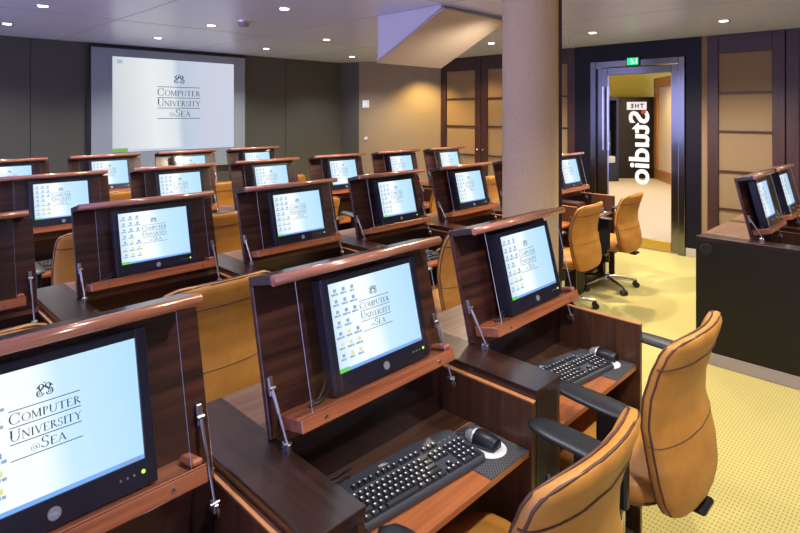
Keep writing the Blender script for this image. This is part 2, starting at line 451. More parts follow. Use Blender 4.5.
def wallseg(name, a, b, mat, label, thick=.1):
    a, b = V((*a, 0)), V((*b, 0)); d = (b-a); n = V((d.y, -d.x, 0)).normalized()   # n points away from the room
    m_ = MB(); z = V((0, 0, CE))
    vs = [a, b, b-n*-thick, a-n*-thick]
    m_.add(vs+[p+z for p in vs], [(0, 1, 2, 3), (4, 5, 6, 7), (0, 1, 5, 4), (1, 2, 6, 5), (2, 3, 7, 6), (3, 0, 4, 7)])
    return struct(name, m_, mat, label)
mb = MB(); mb.box(-2.6, WX+.1, -2.3, -2.2, 0, CE); struct('wall_front', mb, M['wall_tan'], 'tan wall behind the camera')
wallseg('wall_return', (6.444, 7.4), (6.365, 7.8), M['wall_olive'], 'narrow dark return beside the screen wall')
wallseg('wall_corner', (6.90, 6.505), (6.444, 7.4), M['wall_tan'], 'tan angled corner wall with two small switches')
wallseg('wall_splay', (WX, 6.117), (6.90, 6.505), M['wall_tan'], 'narrow tan wall piece next to the panelled doors')
# door wall
D0, D1, DZ = 2.292, 3.42, 2.36
mb = MB(); mb.box(WX+.02, WX+.14, 3.45, 6.2, 0, CE); mb.box(WX+.02, WX+.14, -2.2, 2.26, 0, CE); mb.box(WX+.02, WX+.14, 2.26, 3.45, DZ+.03, CE)
struct('wall_side', mb, M['wall_tan'], 'tan side wall around the glass door')
mb = MB()
mb.box(WX-.035, WX+.03, 3.45, 3.68, 0, CE); mb.box(WX-.035, WX+.03, 2.095, 2.26, .1, CE); mb.box(WX-.035, WX+.03, 2.26, 3.45, DZ+.02, CE)
struct('trim_2', mb, M['navy_wood'], 'near black panelling framing the glass door')
mb = MB(); mb.box(WX-.04, WX+.02, 2.10, 2.262, 0, .1, b=.003); struct('baseboard_side', mb, M['skirt'], 'short pale baseboard beside the glass door')
mb = MB(); mb.box(WX-.02, WX+.03, 2.032, 2.095, 0, CE); struct('trim_3', mb, M['fabric'], 'narrow tan strip beside the dark door surround')

def fabric_door(name, y0, y1, knob, label):
    """a tall dark timber leaf with a fabric infill crossed by slim rails; y0 < y1"""
    m_ = MB(); X0, X1 = WX-.03, WX+.018
    st = .115
    m_.box(X0, X1, y0, y0+st, .02, 2.585, b=.003); m_.box(X0, X1, y1-st, y1, .02, 2.585, b=.003)
    m_.box(X0, X1, y0+st, y1-st, 2.385, 2.585, b=.003); m_.box(X0, X1, y0+st, y1-st, .02, .18, b=.003)
    for z in (1.935, 1.495, 1.04, .61): m_.box(X0+.004, X1, y0+st, y1-st, z-.010, z+.010, b=.002)
    root = tag(m_.build(name, M['panel_wood']), label, kind='structure')
    f = MB(); f.box(WX-.006, WX+.012, y0+st, y1-st, .18, 2.385); f.build('fabric_panel', M['fabric'], root)
    if knob:
        k = MB(); yk = y0+.05 if knob < 0 else y1-.05
        k.lathe([(.004, 0), (.008, .012), (.016, .022), (.013, .032), (.003, .036)], (X0, yk, 1.13), 14, ax=((0, 1, 0), (0, 0, 1), (-1, 0, 0)))
        k.build('knob', M['steel'], root)
    return root
fabric_door('door_2', 5.275, 6.10, -1, 'fabric panelled timber door nearest the tan corner wall')
fabric_door('door_3', 4.44, 5.265, 1, 'fabric panelled timber door half hidden by the pillar')
fabric_door('door_4', 3.682, 4.43, 0, 'fabric panelled door between the pillar and the glass door')
fabric_door('door_5', 1.275, 2.03, 0, 'fabric panelled timber door beyond the aisle desk block')
fabric_door('door_6', .50, 1.265, 0, 'fabric panelled timber door cut off by the photo edge')
mb = MB(); mb.box(WX-.012, WX+.018, 3.68, 6.117, 2.586, CE); mb.box(WX-.012, WX+.018, -2, 2.03, 2.586, CE)
struct('trim_4', mb, M['panel_wood'], 'dark timber strip above the panelled doors')

# glass door
gd = empty('door_1', (WX, 2.29, 0)); tag(gd, 'glass entrance door with metal frame and mirrored white lettering', kind='structure')
def gpart(name, mb_, mats):
    o = mb_.build(name, mats, gd); o.location = -V((WX, 2.29, 0)); return o
mb = MB()
mb.box(WX-.06, WX+.10, 2.265, 2.34, 0, DZ+.02, b=.006); mb.box(WX-.06, WX+.10, 3.37, 3.45, 0, DZ+.02, b=.006)
mb.box(WX-.06, WX+.10, 2.34, 3.37, DZ-.06, DZ+.02, b=.006)
gpart('door_frame', mb, M['door_metal'])
mb = MB()
mb.box(WX-.02, WX+.03, 2.345, 2.435, .012, DZ-.065, b=.005); mb.box(WX-.02, WX+.03, 3.23, 3.365, .012, DZ-.065, b=.005)
mb.box(WX-.02, WX+.03, 2.435, 3.23, DZ-.16, DZ-.065, b=.005)
gpart('leaf_frame', mb, M['door_metal'])
mb = MB(); mb.box(WX-.022, WX+.032, 2.435, 3.23, .012, .13, b=.004); gpart('bottom_rail', mb, M['brass'])
mb = MB(); mb.box(WX+.002, WX+.008, 2.435, 3.23, .13, DZ-.16); gpart('glass', mb, M['door_glass'])
mb = MB()
for y in (3.20, 3.27):
    mb.tube([(WX-.07, y, 1.22), (WX-.07, y, 2.05)], .014, 10); mb.tube([(WX-.02, y, 1.3), (WX-.07, y, 1.3)], .009, 8); mb.tube([(WX-.02, y, 1.97), (WX-.07, y, 1.97)], .009, 8)
gpart('pull_handle', mb, M['chrome'])
# lettering on the outer face, so it reads mirrored from inside
mb = MB(); xg = WX+.0095
vs, fs = font_shape('Studio', .345, .009, 1.0)
mx = max(v.x for v in vs); zt, zb = 1.735, .80; kx = (zt-zb)/mx
yl = 2.713
mb.add([(xg, yl+v.y*1.0, zt-v.x*kx) for v in vs], fs, 0)
mb.add([(xg, 2.735, 1.745), (xg, 2.985, 1.745), (xg, 2.985, 1.845), (xg, 2.735, 1.845)], [(0, 1, 2, 3)], 0)
vs, fs = font_shape('THE', .075, .003, 1.35)
mb.add([(xg-.0015, 2.77+v.x*1.0, 1.768+v.y) for v in vs], fs, 1)
mb.add([(xg-.001, 2.745, 1.695), (xg-.001, 2.80, 1.695), (xg-.001, 2.80, 1.74), (xg-.001, 2.745, 1.74)], [(0, 1, 2, 3)], 2)
gpart('lettering', mb, [M['decal_white'], M['decal_black'], M['decal_red']])

# exit sign above the glass door
ex = empty('exit_sign', (WX-.06, 2.82, 2.355)); tag(ex, 'small green running figure exit sign above the glass door', 'exit sign')
mb = MB(); mb.box(-.03, .0, -.03, .13, -.055, .055, b=.004); mb.build('housing', M['black'], ex)
mb = MB(); mb.box(-.033, -.0305, -.02, .12, -.045, .045, 0)
vv = -.0345
def fig(polys):
    for p in polys: mb.add([(vv, y, z) for y, z in p], [list(range(len(p)))], 1)
fig(stroke(.06, .012, .045, -.012, .018)+stroke(.045, -.012, .065, -.036, .009)+stroke(.045, -.012, .022, -.030, .009)+stroke(.06, .012, .085, -.002, .007)+stroke(.06, .012, .038, .016, .007)+arcs(.066, .028, .009, .009, 0, 360, .008, .009, 8)+stroke(.0, -.03, .0, .035, .012))
mb.build('lit_face', [M['exit_green'], M['exit_white']], ex)

# lobby beyond the glass
mb = MB(); mb.box(WX+.02, 17, -1, 10, -.1, -.001); struct('floor_lobby', mb, M['lobby_floor'], 'beige lobby floor beyond the glass door')
mb = MB(); mb.box(WX+.14, 17, -1, 10, 2.75, 2.85); struct('ceiling_lobby', mb, M['lobby_wall'], 'yellow lit lobby ceiling')
def quadwall(name, a, b, z0, z1, mat, label, th=.12):
    a, b = V((*a, 0)), V((*b, 0)); d = b-a; n = V((d.y, -d.x, 0)).normalized()*th
    m_ = MB(); vs = [a, b, b+n, a+n]
    m_.add([p+V((0, 0, z0)) for p in vs]+[p+V((0, 0, z1)) for p in vs], [(0, 1, 2, 3), (4, 5, 6, 7), (0, 1, 5, 4), (1, 2, 6, 5), (2, 3, 7, 6), (3, 0, 4, 7)])
    return struct(name, m_, mat, label)
quadwall('wall_lobby', (16.2, 4.6), (13.4, 7.6), 0, 2.75, M['lobby_wall'], 'far yellow lobby wall', .1)
quadwall('wall_lobby_dark', (15.02, 5.50), (13.8, 6.75), 0, 2.12, M['lobby_dark'], 'dark lobby partition behind the lettering', .08)
quadwall('wall_lobby_cream', (12.9, 3.9), (15.03, 5.50), .0, 2.6, M['lobby_cream'], 'cream lobby wall with orange timber frame', .08)
mb = MB()
d = V((15.03-12.9, 5.50-3.9, 0)).normalized(); n = V((-d.y, d.x, 0)); p0 = V((12.9, 3.9, 0))
L1 = 2.66
for s0, s1, z0, z1 in ((L1-.24, L1, 0, 2.6), (0, L1, 0, .26), (0, L1, 2.36, 2.6)):
    mb.obox(p0+d*((s0+s1)/2)+n*.03+V((0, 0, (z0+z1)/2)), ((s1-s0)/2, .03, (z1-z0)/2), (d, n, (0, 0, 1)), b=.005)
struct('trim_5', mb, M['lobby_orange'], 'orange timber frame on the cream lobby wall')
dc = empty('display_case', (13.55, 6.35, 0), math.atan2(-1.25, 1.22)); tag(dc, 'tall dark display case standing in the lobby', 'display case')
mb = MB()
for x in (-.42, .36): mb.box(x, x+.06, -.2, .2, 0, 2.1, b=.004)
mb.box(-.36, .36, -.2, .2, 2.02, 2.1); mb.box(-.36, .36, -.2, .2, 0, .45); mb.box(-.36, .36, .16, .2, .45, 2.02); mb.build('case_body', M['lobby_dark'], dc)
mb = MB(); mb.box(-.34, .34, -.185, .15, .46, .62, b=.01); mb.box(-.34, -.25, -.185, .15, .62, 1.5, b=.01); mb.build('display_shelf', M['decal_white'], dc)
mb = MB(); mb.box(-.05, .32, .02, .14, .62, 1.25, b=.02); mb.build('display_panel', plain('display_green', (.03, .06, .03), .6), dc)

# pillar
PX, PY, PR = 2.918, 1.797, .164
pl = empty('pillar', (PX, PY, 0)); tag(pl, 'round fabric wrapped pillar standing among the desks', kind='structure')
mb = MB(); mb.lathe([(PR, 0), (PR, .6), (PR, 1.2), (PR, 1.8), (PR, 2.45)], n=48); mb.build('wrap', M['column_fabric'], pl)
mb = MB(); mb.lathe([(PR+.006, 2.45), (PR+.006, 2.6)], n=48); mb.build('collar', M['steel'], pl)
mb = MB(); dv = V((.62, -.78, 0)).normalized(); du = V((-dv.y, dv.x, 0))
mb.obox(V((0, 0, 1.225))+dv*(PR+.004), (.015, .022, 1.225), (dv, du, (0, 0, 1)), b=.004); mb.build('trim_strip', M['panel_wood'], pl)

# ceiling hatch for the projector
hx0, hx1, hy0, hy1 = 3.53, 4.42, 2.99, 3.79
ht = empty('projector_hatch', (3.53, 2.99, CE)); tag(ht, 'wedge shaped projector housing hanging open from the ceiling', 'projector housing')
mb = MB(); w, dp, dz = hx1-hx0, hy1-hy0, .41
vs = [(0, .03, 0), (0, dp, 0), (0, dp, -dz), (w, .03, 0), (w, dp, 0), (w, dp, -dz), (0, .03, -.02), (w, .03, -.02)]
mb.add(vs, [(0, 1, 2, 6), (3, 7, 5, 4), (1, 4, 5, 2), (6, 2, 5, 7), (0, 6, 7, 3)]); mb.build('housing', M['hatch_side'], ht)
mb = MB()
dn = V((0, dp-.0, -(dz-.02))).normalized(); nn = V((0, -dn.z, dn.y))*-1
mb.obox(V((w/2, dp/2+.005, -(dz+.02)/2))+V((0, -.35, -.7)).normalized()*.012, (w/2+.012, math.hypot(dp, dz-.02)/2+.008, .011), ((1, 0, 0), dn, nn), b=.003); mb.build('flap', M['hatch'], ht)

# projection screen
ps = empty('projection_screen', (3.35, WY-.06, 1.75)); tag(ps, 'large pull down projection screen showing the university logo', 'projection screen')
sx0, sx1, sz0, sz1 = 2.265-3.35, 4.42-3.35, .93-1.75, 2.545-1.75
mb = MB(); mb.box(sx0-.045, sx1+.012, .012, .05, sz0-.012, sz1+.035, b=.004); mb.build('backing_frame', M['black'], ps)
mb = MB(); mb.box(sx0, sx1, .0, .012, sz0, sz1); mb.build('screen_cloth', M['screen_cloth'], ps)
pw, ph = 1.717, 1.25
o = screen_mesh('projected_picture', pw, ph, lambda x, y, l: (2.513-3.35+x, -.003-l*2, 1.19-1.75+y), PROJM, icons=False, proj=True, xa=.335, xb=.69); o.parent = ps

# little wall devices on the tan corner wall
d = (V((6.444, 7.4, 0))-V((6.90, 6.505, 0))).normalized(); n = V((-d.y, d.x, 0))
if n.x > 0: n = -n
def onwall(s, z): return V((6.90, 6.505, 0))+d*s+V((0, 0, z))
def rayhit(u, v):
    r = (u-400)/F; s_, c_ = math.sin(tt), math.cos(tt); dr = V((r*s_+c_, -r*c_+s_, -(v-V0)/F)); o_ = V((0, 0, H)); p_ = V((6.90, 6.505, 0))
    return o_+dr*((p_-o_).dot(n)/dr.dot(n))
p = rayhit(366, 104)
sw = empty('thermostat', p); tag(sw, 'square white thermostat on the tan corner wall', 'thermostat')
mb = MB(); mb.obox(n*.008, (.062, .008, .065), (d, n, (0, 0, 1)), b=.004); mb.build('plate', M['white_plastic'], sw)
mb = MB(); mb.obox(n*.018, (.035, .004, .035), (d, n, (0, 0, 1)), b=.003); mb.build('display', M['silver'], sw)
p = rayhit(366, 138.5)
sw = empty('wall_switch', p); tag(sw, 'small round switch below the thermostat on the tan wall', 'switch')
mb = MB(); mb.lathe([(.035, 0), (.035, .006), (.028, .01)], (0, 0, 0), 20, ax=(d, (0, 0, 1), n)); mb.build('plate', M['steel'], sw)
mb = MB(); mb.lathe([(.014, .008), (.012, .022), (.004, .026)], (0, 0, 0), 14, ax=(d, (0, 0, 1), n)); mb.build('knob', M['white_plastic'], sw)

# downlights
lights = [((1.21, 5.40), 'recessed downlight near the photo corner, beside the screen wall row'), ((1.20, 6.73), 'recessed downlight over the dark wall left of the screen'),
          ((2.69, 6.72), 'recessed downlight directly before the top of the projection screen'), ((2.69, 5.38), 'recessed downlight just left of the smoke detector'),
          ((2.70, 4.07), 'recessed downlight in front of the smoke detector, nearest the photo top'), ((4.20, 6.78), 'recessed downlight close to the screen right corner'),
          ((4.20, 5.42), 'recessed downlight between the projector housing and the screen'), ((5.75, 6.77), 'recessed downlight over the tan corner wall'),
          ((5.90, 4.20), 'recessed downlight between the projector housing and the pillar'), ((5.92, 2.85), 'recessed downlight before the glass door'),
          ((6.05, 1.58), 'recessed downlight before the fabric panelled door by the aisle')]
dl = None
def spot(x, y, e, col=(1, .86, .66), size=.05, ang=115, z=CE-.03, bl=.7):
    ld = bpy.data.lights.new('downlight_lamp', 'SPOT'); ld.energy = e; ld.color = col; ld.shadow_soft_size = size
    ld.spot_size = math.radians(ang); ld.spot_blend = bl
    lo = bpy.data.objects.new('downlight_lamp', ld); COL.objects.link(lo); lo.location = (x, y, z); return lo
for (x, y), lab in lights:
    if dl is None:
        dl = empty('ceiling_downlight', (x, y, CE))
        mb = MB(); mb.lathe([(.040, -.004), (.056, -.007), (.060, -.003), (.060, .0)], n=28); mb.build('trim_ring', M['steel'], dl)
        mb = MB(); mb.lathe([(.038, -.0065), (.034, -.008), (.012, -.009)], n=20); mb.build('lamp', M['lamp'], dl)
        r = dl
    else:
        r = copy_tree(dl); r.location = (x, y, CE)
    tag(r, lab, 'downlight', 'recessed ceiling downlights')
sd = empty('smoke_detector', (2.79, 4.907, CE)); tag(sd, 'round smoke detector on the ceiling before the screen', 'smoke detector')
mb = MB(); mb.lathe([(.065, 0), (.065, -.015), (.06, -.018)], n=24); mb.build('base', M['silver'], sd)
mb = MB(); mb.lathe([(.052, -.016), (.052, -.045), (.04, -.055), (.01, -.057)], n=24); mb.build('sensor_cover', plain('detector_grey', (.28, .24, .26), .5), sd)
sp = empty('sprinkler', (6.147, 3.274, CE)); tag(sp, 'small sprinkler head hanging between pillar and glass door', 'sprinkler')
mb = MB(); mb.lathe([(.03, 0), (.03, -.006), (.011, -.008), (.011, -.05)], n=14); mb.build('stem', M['steel'], sp)
mb = MB(); mb.lathe([(.03, -.066), (.03, -.07), (.005, -.071)], n=14); mb.tube([(.01, 0, -.045), (.014, 0, -.068)], .003, 6); mb.tube([(-.01, 0, -.045), (-.014, 0, -.068)], .003, 6); mb.build('deflector', M['steel'], sp)

# ------------------------------------------------------------------ computer desk (origin: front of divider's right edge on the floor)
TOPZ = .858; HY = .344; TRZ = .682
UA = V((0, .237, .9715)); UB = V((0, -.9715, .237))
def LL(x, b, a): return V((x, HY, TOPZ))+UA*a+UB*b
AX = ((1, 0, 0), UB, UA)
def lbox(mb_, x0, x1, b0, b1, a0, a1, m=0, bev=.002):
    mb_.obox(LL((x0+x1)/2, (b0+b1)/2, (a0+a1)/2), ((x1-x0)/2, (b1-b0)/2, (a1-a0)/2), AX, m, bev)

def make_desk(dw=.162, well=.674, lx0=-.019, lx1=.631, end=None, side=False, lxb=None):
    lxb = lxb or (lx1+.036 if not end else lx1)
    d = empty('computer_desk')
    m_ = MB(); m_.box(-dw+.012, 0, 0, .649, TOPZ-.030, TOPZ, b=.0018); m_.build('divider_top', M['top_wood'], d)
    m_ = MB()
    m_.box(-dw-.006, -dw+.018, .006, .649, .0, TOPZ-.0305); m_.box(-.02, 0, .006, .649, .0, TOPZ-.0305)
    m_.box(-dw+.018, -.02, .63, .649, 0, TOPZ-.0305)
    m_.build('divider_panel', M['wall_wood'], d)
    m_ = MB(); m_.box(-dw-.006, -dw+.018, .005, .62, TOPZ-.0305, TOPZ-.0295, 0); m_.box(-dw-.006, -dw+.0115, .003, .645, TOPZ-.036, TOPZ-.0285, 0, .001)
    m_.build('edge_band', M['edge_wood'], d)
    m_ = MB(); m_.box(-dw+.018, -.02, .004, .022, .0, TOPZ-.0305)
    for z in (.46, .56, .70): m_.obox((-dw*.5, .000, z), (.006, .005, .014), m=1, b=.002)
    m_.build('front_panel', [M['black_panel'], M['steel']], d)
    m_ = MB(); m_.box(.0005, well, HY+.010, .649, TOPZ-.024, TOPZ, b=.0015); m_.build('rear_deck', M['deck_wood'], d)
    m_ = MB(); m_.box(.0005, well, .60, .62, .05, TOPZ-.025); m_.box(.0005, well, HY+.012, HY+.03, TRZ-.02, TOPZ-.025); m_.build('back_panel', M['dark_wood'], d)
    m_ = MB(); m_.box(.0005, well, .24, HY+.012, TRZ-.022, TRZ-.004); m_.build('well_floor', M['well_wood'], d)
    m_ = MB(); m_.box(.002, well-.002, .012, .24, TRZ-.02, TRZ, b=.0015); m_.build('keyboard_tray', M['tray_wood'], d)
    if end:
        m_ = MB(); m_.box(well+.001, well+.021, .0, .649, 0, TOPZ-.012, b=.001); m_.box(well+.0005, well+.0215, -.001, .65, TOPZ-.013, TOPZ-.008, 1, .001)
        m_.build('end_panel', [M['wall_wood'], M['edge_wood']], d)
    if side:
        m_ = MB(); m_.box(-dw-.02, -dw-.0065, -.02, .655, .08, TOPZ-.028); m_.build('side_panel', M['desk_side'], d)
        m_ = MB(); m_.box(-dw-.026, -dw+.02, -.018, .652, .0, .08, b=.002); m_.build('plinth', M['skirt'], d)
        m_ = MB(); m_.box(-dw-.024, -dw+.0118, -.02, .656, TOPZ-.028, TOPZ+.0, b=.0015); m_.build('top_edge', M['dark_wood'], d)
        m_ = MB(); m_.lathe([(.042, 0), (.042, .004), (.034, .006)], (-dw-.02, .59, .775), 24, ax=((0, 1, 0), (0, 0, 1), (-1, 0, 0))); m_.build('grommet', M['black'], d)
    # raised lid
    La = .409
    m_ = MB(); lbox(m_, lx0, lxb, -.018, 0, .004, La-.018)
    lid = m_.build('lid', M['lid_wood'], d)
    m_ = MB(); lbox(m_, lx0, lx1, -.018, .095, La-.018, La+.006); m_.build('lid_top', M['dark_wood'], lid)
    m_ = MB(); a_, b_ = La-.007, .096
    prof = [(.0, -.011), (.008, -.014), (.017, -.011), (.022, -.003), (.021, .006), (.014, .012), (.004, .0145), (.0, .013)]
    rings = [[LL(x, b_+pb, a_+pa) for pb, pa in prof] for x in (lx0, lx1)]
    m_.loft(rings, 0, False); nose = m_.build('nose_moulding', M['nose_wood'], lid)
    for q in nose.data.polygons:
        if len(q.vertices) == 4: q.use_smooth = True
    m_ = MB(); e0, e1 = lx0+.028, lx1-.026
    lbox(m_, e0, e1, .0, .108, .022, .057, 0, .003); lbox(m_, e0, e1, .1045, .108, .0575, .0605, 0, .001)
    lbox(m_, e1-.03, e1-.002, .03, .10, .057, .074, 0, .006)
    for x in (e0+.075, e1-.075):
        m_.tube([LL(x, .1075, .040), LL(x, .1105, .040)], .0055, 12, 1); m_.tube([LL(x, .1105, .040), LL(x, .1108, .040)], .0025, 6, 2)
    m_.build('ledge', [M['red_wood'], M['steel'], M['black']], lid)
    m_ = MB(); g0, g1 = lx0+.070, lx1-.056
    vs = [LL(x, b, a) for x in (g0, g1) for b in (.0965, .0995) for a in (.057, La-.019)]
    m_.add(vs, [(0, 1, 5, 4), (2, 6, 7, 3)], 0); m_.add(vs, [(0, 2, 3, 1), (4, 5, 7, 6)], 1)
    m_.build('clear_cover', [M['sheet'], M['sheet_edge']], lid)
    for x, zb in ((lx0+.014, TOPZ+.012), ((lx1+.012 if not end else lx1-.010), TOPZ-.042)):
        m_ = MB(); top = LL(x, .012, .128); bot = V((x, HY-.052, zb))
        m_.tube([top, top*.55+bot*.45], .0052, 8); m_.tube([top*.55+bot*.45, bot], .0036, 8)
        m_.obox(LL(x, .006, .133), (.007, .006, .024), AX, 0, .002); m_.tube([top-V((.009, 0, 0)), top+V((.009, 0, 0))], .006, 8)
        m_.obox(bot+V((0, .004, -.008)), (.006, .014, .010), b=.002); m_.tube([bot-V((.011, 0, 0)), bot+V((.011, 0, 0))], .005, 8)
        if zb < TOPZ: m_.tube([bot, bot+V((.004, -.012, -.012)), bot+V((.008, -.004, -.03))], .003, 6)
        m_.build('stay', M['stay_steel'], lid)
    return d

def make_monitor(dx=0., sxs=1.):
    mo = empty('computer_monitor')
    bx0, bx1, s0, s1 = .146, .524, .168, .502
    c = (bx0+bx1)/2
    X = lambda x: (c+(x-c)*sxs)+dx
    a0, a1, t0, t1 = .0615, .372, .113, .353
    m_ = MB()
    lbox(m_, X(bx0), X(bx1), .030, .074, a0, a1, 0, .004)
    for x0, x1, p0, p1 in ((bx0, s0, a0, a1), (s1, bx1, a0, a1), (s0, s1, a0, t0), (s0, s1, t1, a1)): lbox(m_, X(x0), X(x1), .072, .080, p0, p1, 0, .0012)
    m_.build('bezel', M['bezel'], mo)
    m_ = MB(); lbox(m_, X(.25), X(.42), .002, .030, .12, .30, 0, .004); m_.build('mounting_plate', M['black'], mo)
    o_ = screen_mesh('screen', (s1-s0)*sxs, t1-t0, lambda x, y, l: LL(X(s0)+x, .0748+l, t0+y), SCRM); o_.parent = mo
    m_ = MB(); cx = X((s0+s1)/2)
    m_.tube([LL(cx, .080, .086), LL(cx, .083, .086)], .0115*1.0, 20, 0); 
    vs, fs = font_shape('DELL', .0065, 0); wx = max(v.x for v in vs)
    m_.add([LL(cx+v.x-wx/2, .0834, .084+v.y) for v in vs], fs, 1)
    m_.build('badge', [M['silver'], M['scr_blue']], mo)
    m_ = MB()
    for i in range(3): m_.tube([LL(X(.452)+.013*i, .080, .090), LL(X(.452)+.013*i, .0815, .090)], .0024, 8, 0)
    m_.build('menu_button', M['silver'], mo)
    m_ = MB(); m_.tube([LL(X(.496), .080, .0905), LL(X(.496), .0815, .0905)], .0040, 10, 0); m_.build('power_button', M['led_green'], mo)
    m_ = MB()
    m_.tube([LL(X(.19), .03, .10), LL(X(.15), .045, .078), LL(X(.12), .055, .067), LL(X(.10), .06, .0625), LL(X(.075), .05, .0615)], .0045, 8)
    m_.tube([LL(X(.16), .03, .115), LL(X(.125), .05, .085), LL(X(.10), .055, .066)], .003, 8, 0)
    m_.build('cable', M['black_plastic'], mo)
    return mo

# ------------------------------------------------------------------ keyboard, mouse, mat
def make_keyboard():
    """origin at the centre of its underside; long side along x, keys rising to +y"""
    k = empty('keyboard'); w, dp = .455, .165
    m_ = MB()
    def tz(y): return .016+.012*(y+dp/2)/dp
    out = [(-w/2+.012, -dp/2), (w/2-.012, -dp/2), (w/2, -dp/2+.014), (w/2-.004, dp/2-.012)]
    n = 14
    for i in range(n+1):
        t = i/n; x = (w/2-.02)*(1-2*t); out.append((x, dp/2-.004+.010*(1-(1-2*t)**2)))
    out += [(-w/2+.004, dp/2-.012), (-w/2, -dp/2+.014)]
    r0 = [V((x, y, .0)) for x, y in out]; r1 = [V((x, y, tz(y)*.72)) for x, y in out]; r2 = [V((x*.985, y*.965, tz(y))) for x, y in out]
    m_.loft([r0, r1, r2]); 
    body = m_.build('keyboard_body', M['board_plastic'], k)
    for q in body.data.polygons: q.use_smooth = len(q.vertices) == 4 and False
    m_ = MB(); U = .0188
    def key(x, y, wu=1., hu=1.):
        hw, hh = U*wu/2-.0009, U*hu/2-.0009; z0 = tz(y)-.001; z1 = z0+.0085
        vs = [(x-hw, y-hh, z0), (x+hw, y-hh, z0), (x+hw, y+hh, z0), (x-hw, y+hh, z0)]
        i = .0026; vs += [(x-hw+i, y-hh+i*.7, z1), (x+hw-i, y-hh+i*.7, z1), (x+hw-i, y+hh-i*1.2, z1+.0008), (x-hw+i, y+hh-i*1.2, z1+.0008)]
        m_.add(vs, [(0, 1, 5, 4), (1, 2, 6, 5), (2, 3, 7, 6), (3, 0, 4, 7)], 0); m_.add(vs[4:], [(0, 1, 2, 3)], 0)
        if wu < 3:
            e = .0032; lx, ly = x-hw+i+.0015, y+hh-i*1.2-.0018
            m_.add([(lx, ly-e*1.5, z1+.0011), (lx+e*1.6, ly-e*1.5, z1+.0011), (lx+e*1.6, ly, z1+.0012), (lx, ly, z1+.0012)], [(0, 1, 2, 3)], 1)
    xl = -w/2+.016; yb = -dp/2+.020
    rows = [[1.25, 1.25, 1.25, 6.0, 1.25, 1.25, 1.25, 1.5], [2.25]+[1]*10+[2.75], [1.75]+[1]*11+[2.25], [1.5]+[1]*12+[1.5], [1]*13+[2]]
    for j, rw in enumerate(rows):
        x = xl
        for wu in rw: key(x+U*wu/2, yb+U*j, wu); x += U*wu
    yf = yb+U*5.55; x = xl; key(x+U/2, yf)
    for g in range(3):
        for i in range(4): key(xl+U*(2.5+g*4.35+i), yf)
    nx = xl+U*15.35
    for i in range(3):
        key(nx+U*(i+.5), yf); key(nx+U*(i+.5), yb+U*4); key(nx+U*(i+.5), yb+U*3); key(nx+U*(i+.5), yb)
    key(nx+U*1.5, yb+U)
    px = nx+U*3.3
    for j in (1, 2, 3):
        for i in range(3): key(px+U*(i+.5), yb+U*j)
    for i in range(4): key(px+U*(i+.5), yb+U*4)
    key(px+U, yb, 2); key(px+U*2.5, yb); key(px+U*3.5, yb+U*2.5, 1, 2); key(px+U*3.5, yb+U*.5, 1, 2)
    m_.build('keys', [M['key'], M['grey_key']], k)
    m_ = MB(); vs, fs = font_shape('DELL', .013, .0004); 
    m_.add([(-.065+v.x, dp/2-.022+v.y, tz(dp/2)-.0012+.0022) for v in vs], fs, 0)
    m_.build('lettering', M['grey_key'], k)
    m_ = MB()
    for i in range(3): m_.tube([(px+U*(.6+i*1.1), yf, tz(yf)), (px+U*(.6+i*1.1), yf, tz(yf)+.0012)], .003, 10)
    m_.build('indicator_light', M['silver'], k)
    m_ = MB(); m_.tube([(-.12, dp/2, .010), (-.14, dp/2+.03, .008), (-.20, dp/2+.04, .006), (-.24, dp/2+.02, .005), (-.21, dp/2+.055, .005), (-.10, dp/2+.062, .005)], .003, 8); m_.build('cable', M['black_plastic'], k)
    return k

def make_mouse():
    """front towards +y"""
    r = empty('computer_mouse')
    def body(z0, k, col, name, sl):
        m_ = MB(); rings = []
        for i, t in enumerate([0, .04, .12, .25, .4, .55, .7, .83, .93, .98, 1]):
            y = -.058+.116*t; wd = .0315*k*math.sqrt(max(0, 1-((t-.45)/.56)**2))**.8*(1 if t < .5 else 1-.1*(t-.5)); hh = .038*math.sqrt(max(.0, 1-((t-.40)/.61)**2))**.9
            ring = []
            for q in range(16):
                a = PI*q/15; ring.append(V((wd*math.cos(a), y, z0+sl*hh*math.sin(a)**.8)))
            rings.append(ring)
        m_.loft(rings); return m_.build(name, col, r)
    body(.002, 1., M['black_plastic'], 'mouse_body', 1.)
    m_ = MB(); rings = []
    for t in (.64, .70, .78, .86, .93, .975):
        y = -.0585+.118*t; wd = .0322*math.sqrt(max(0, 1-((t-.45)/.56)**2))**.8*(1 if t < .5 else 1-.1*(t-.5)); hh = .0392*math.sqrt(max(.0, 1-((t-.40)/.61)**2))**.9
        rings.append([V((wd*math.cos(PI*q/15), y, .002+hh*math.sin(PI*q/15)**.8)) for q in range(16)])
    m_.loft(rings); m_.build('mouse_buttons', M['silver'], r)
    m_ = MB(); m_.tube([(-.004, .030, .0275), (.004, .030, .0275)], .009, 14); m_.build('scroll_wheel', M['key'], r)
    m_ = MB(); m_.tube([(0, .055, .010), (-.01, .075, .006), (-.05, .09, .004), (-.12, .085, .004)], .002, 6); m_.build('cable', M['black_plastic'], r)
    return r

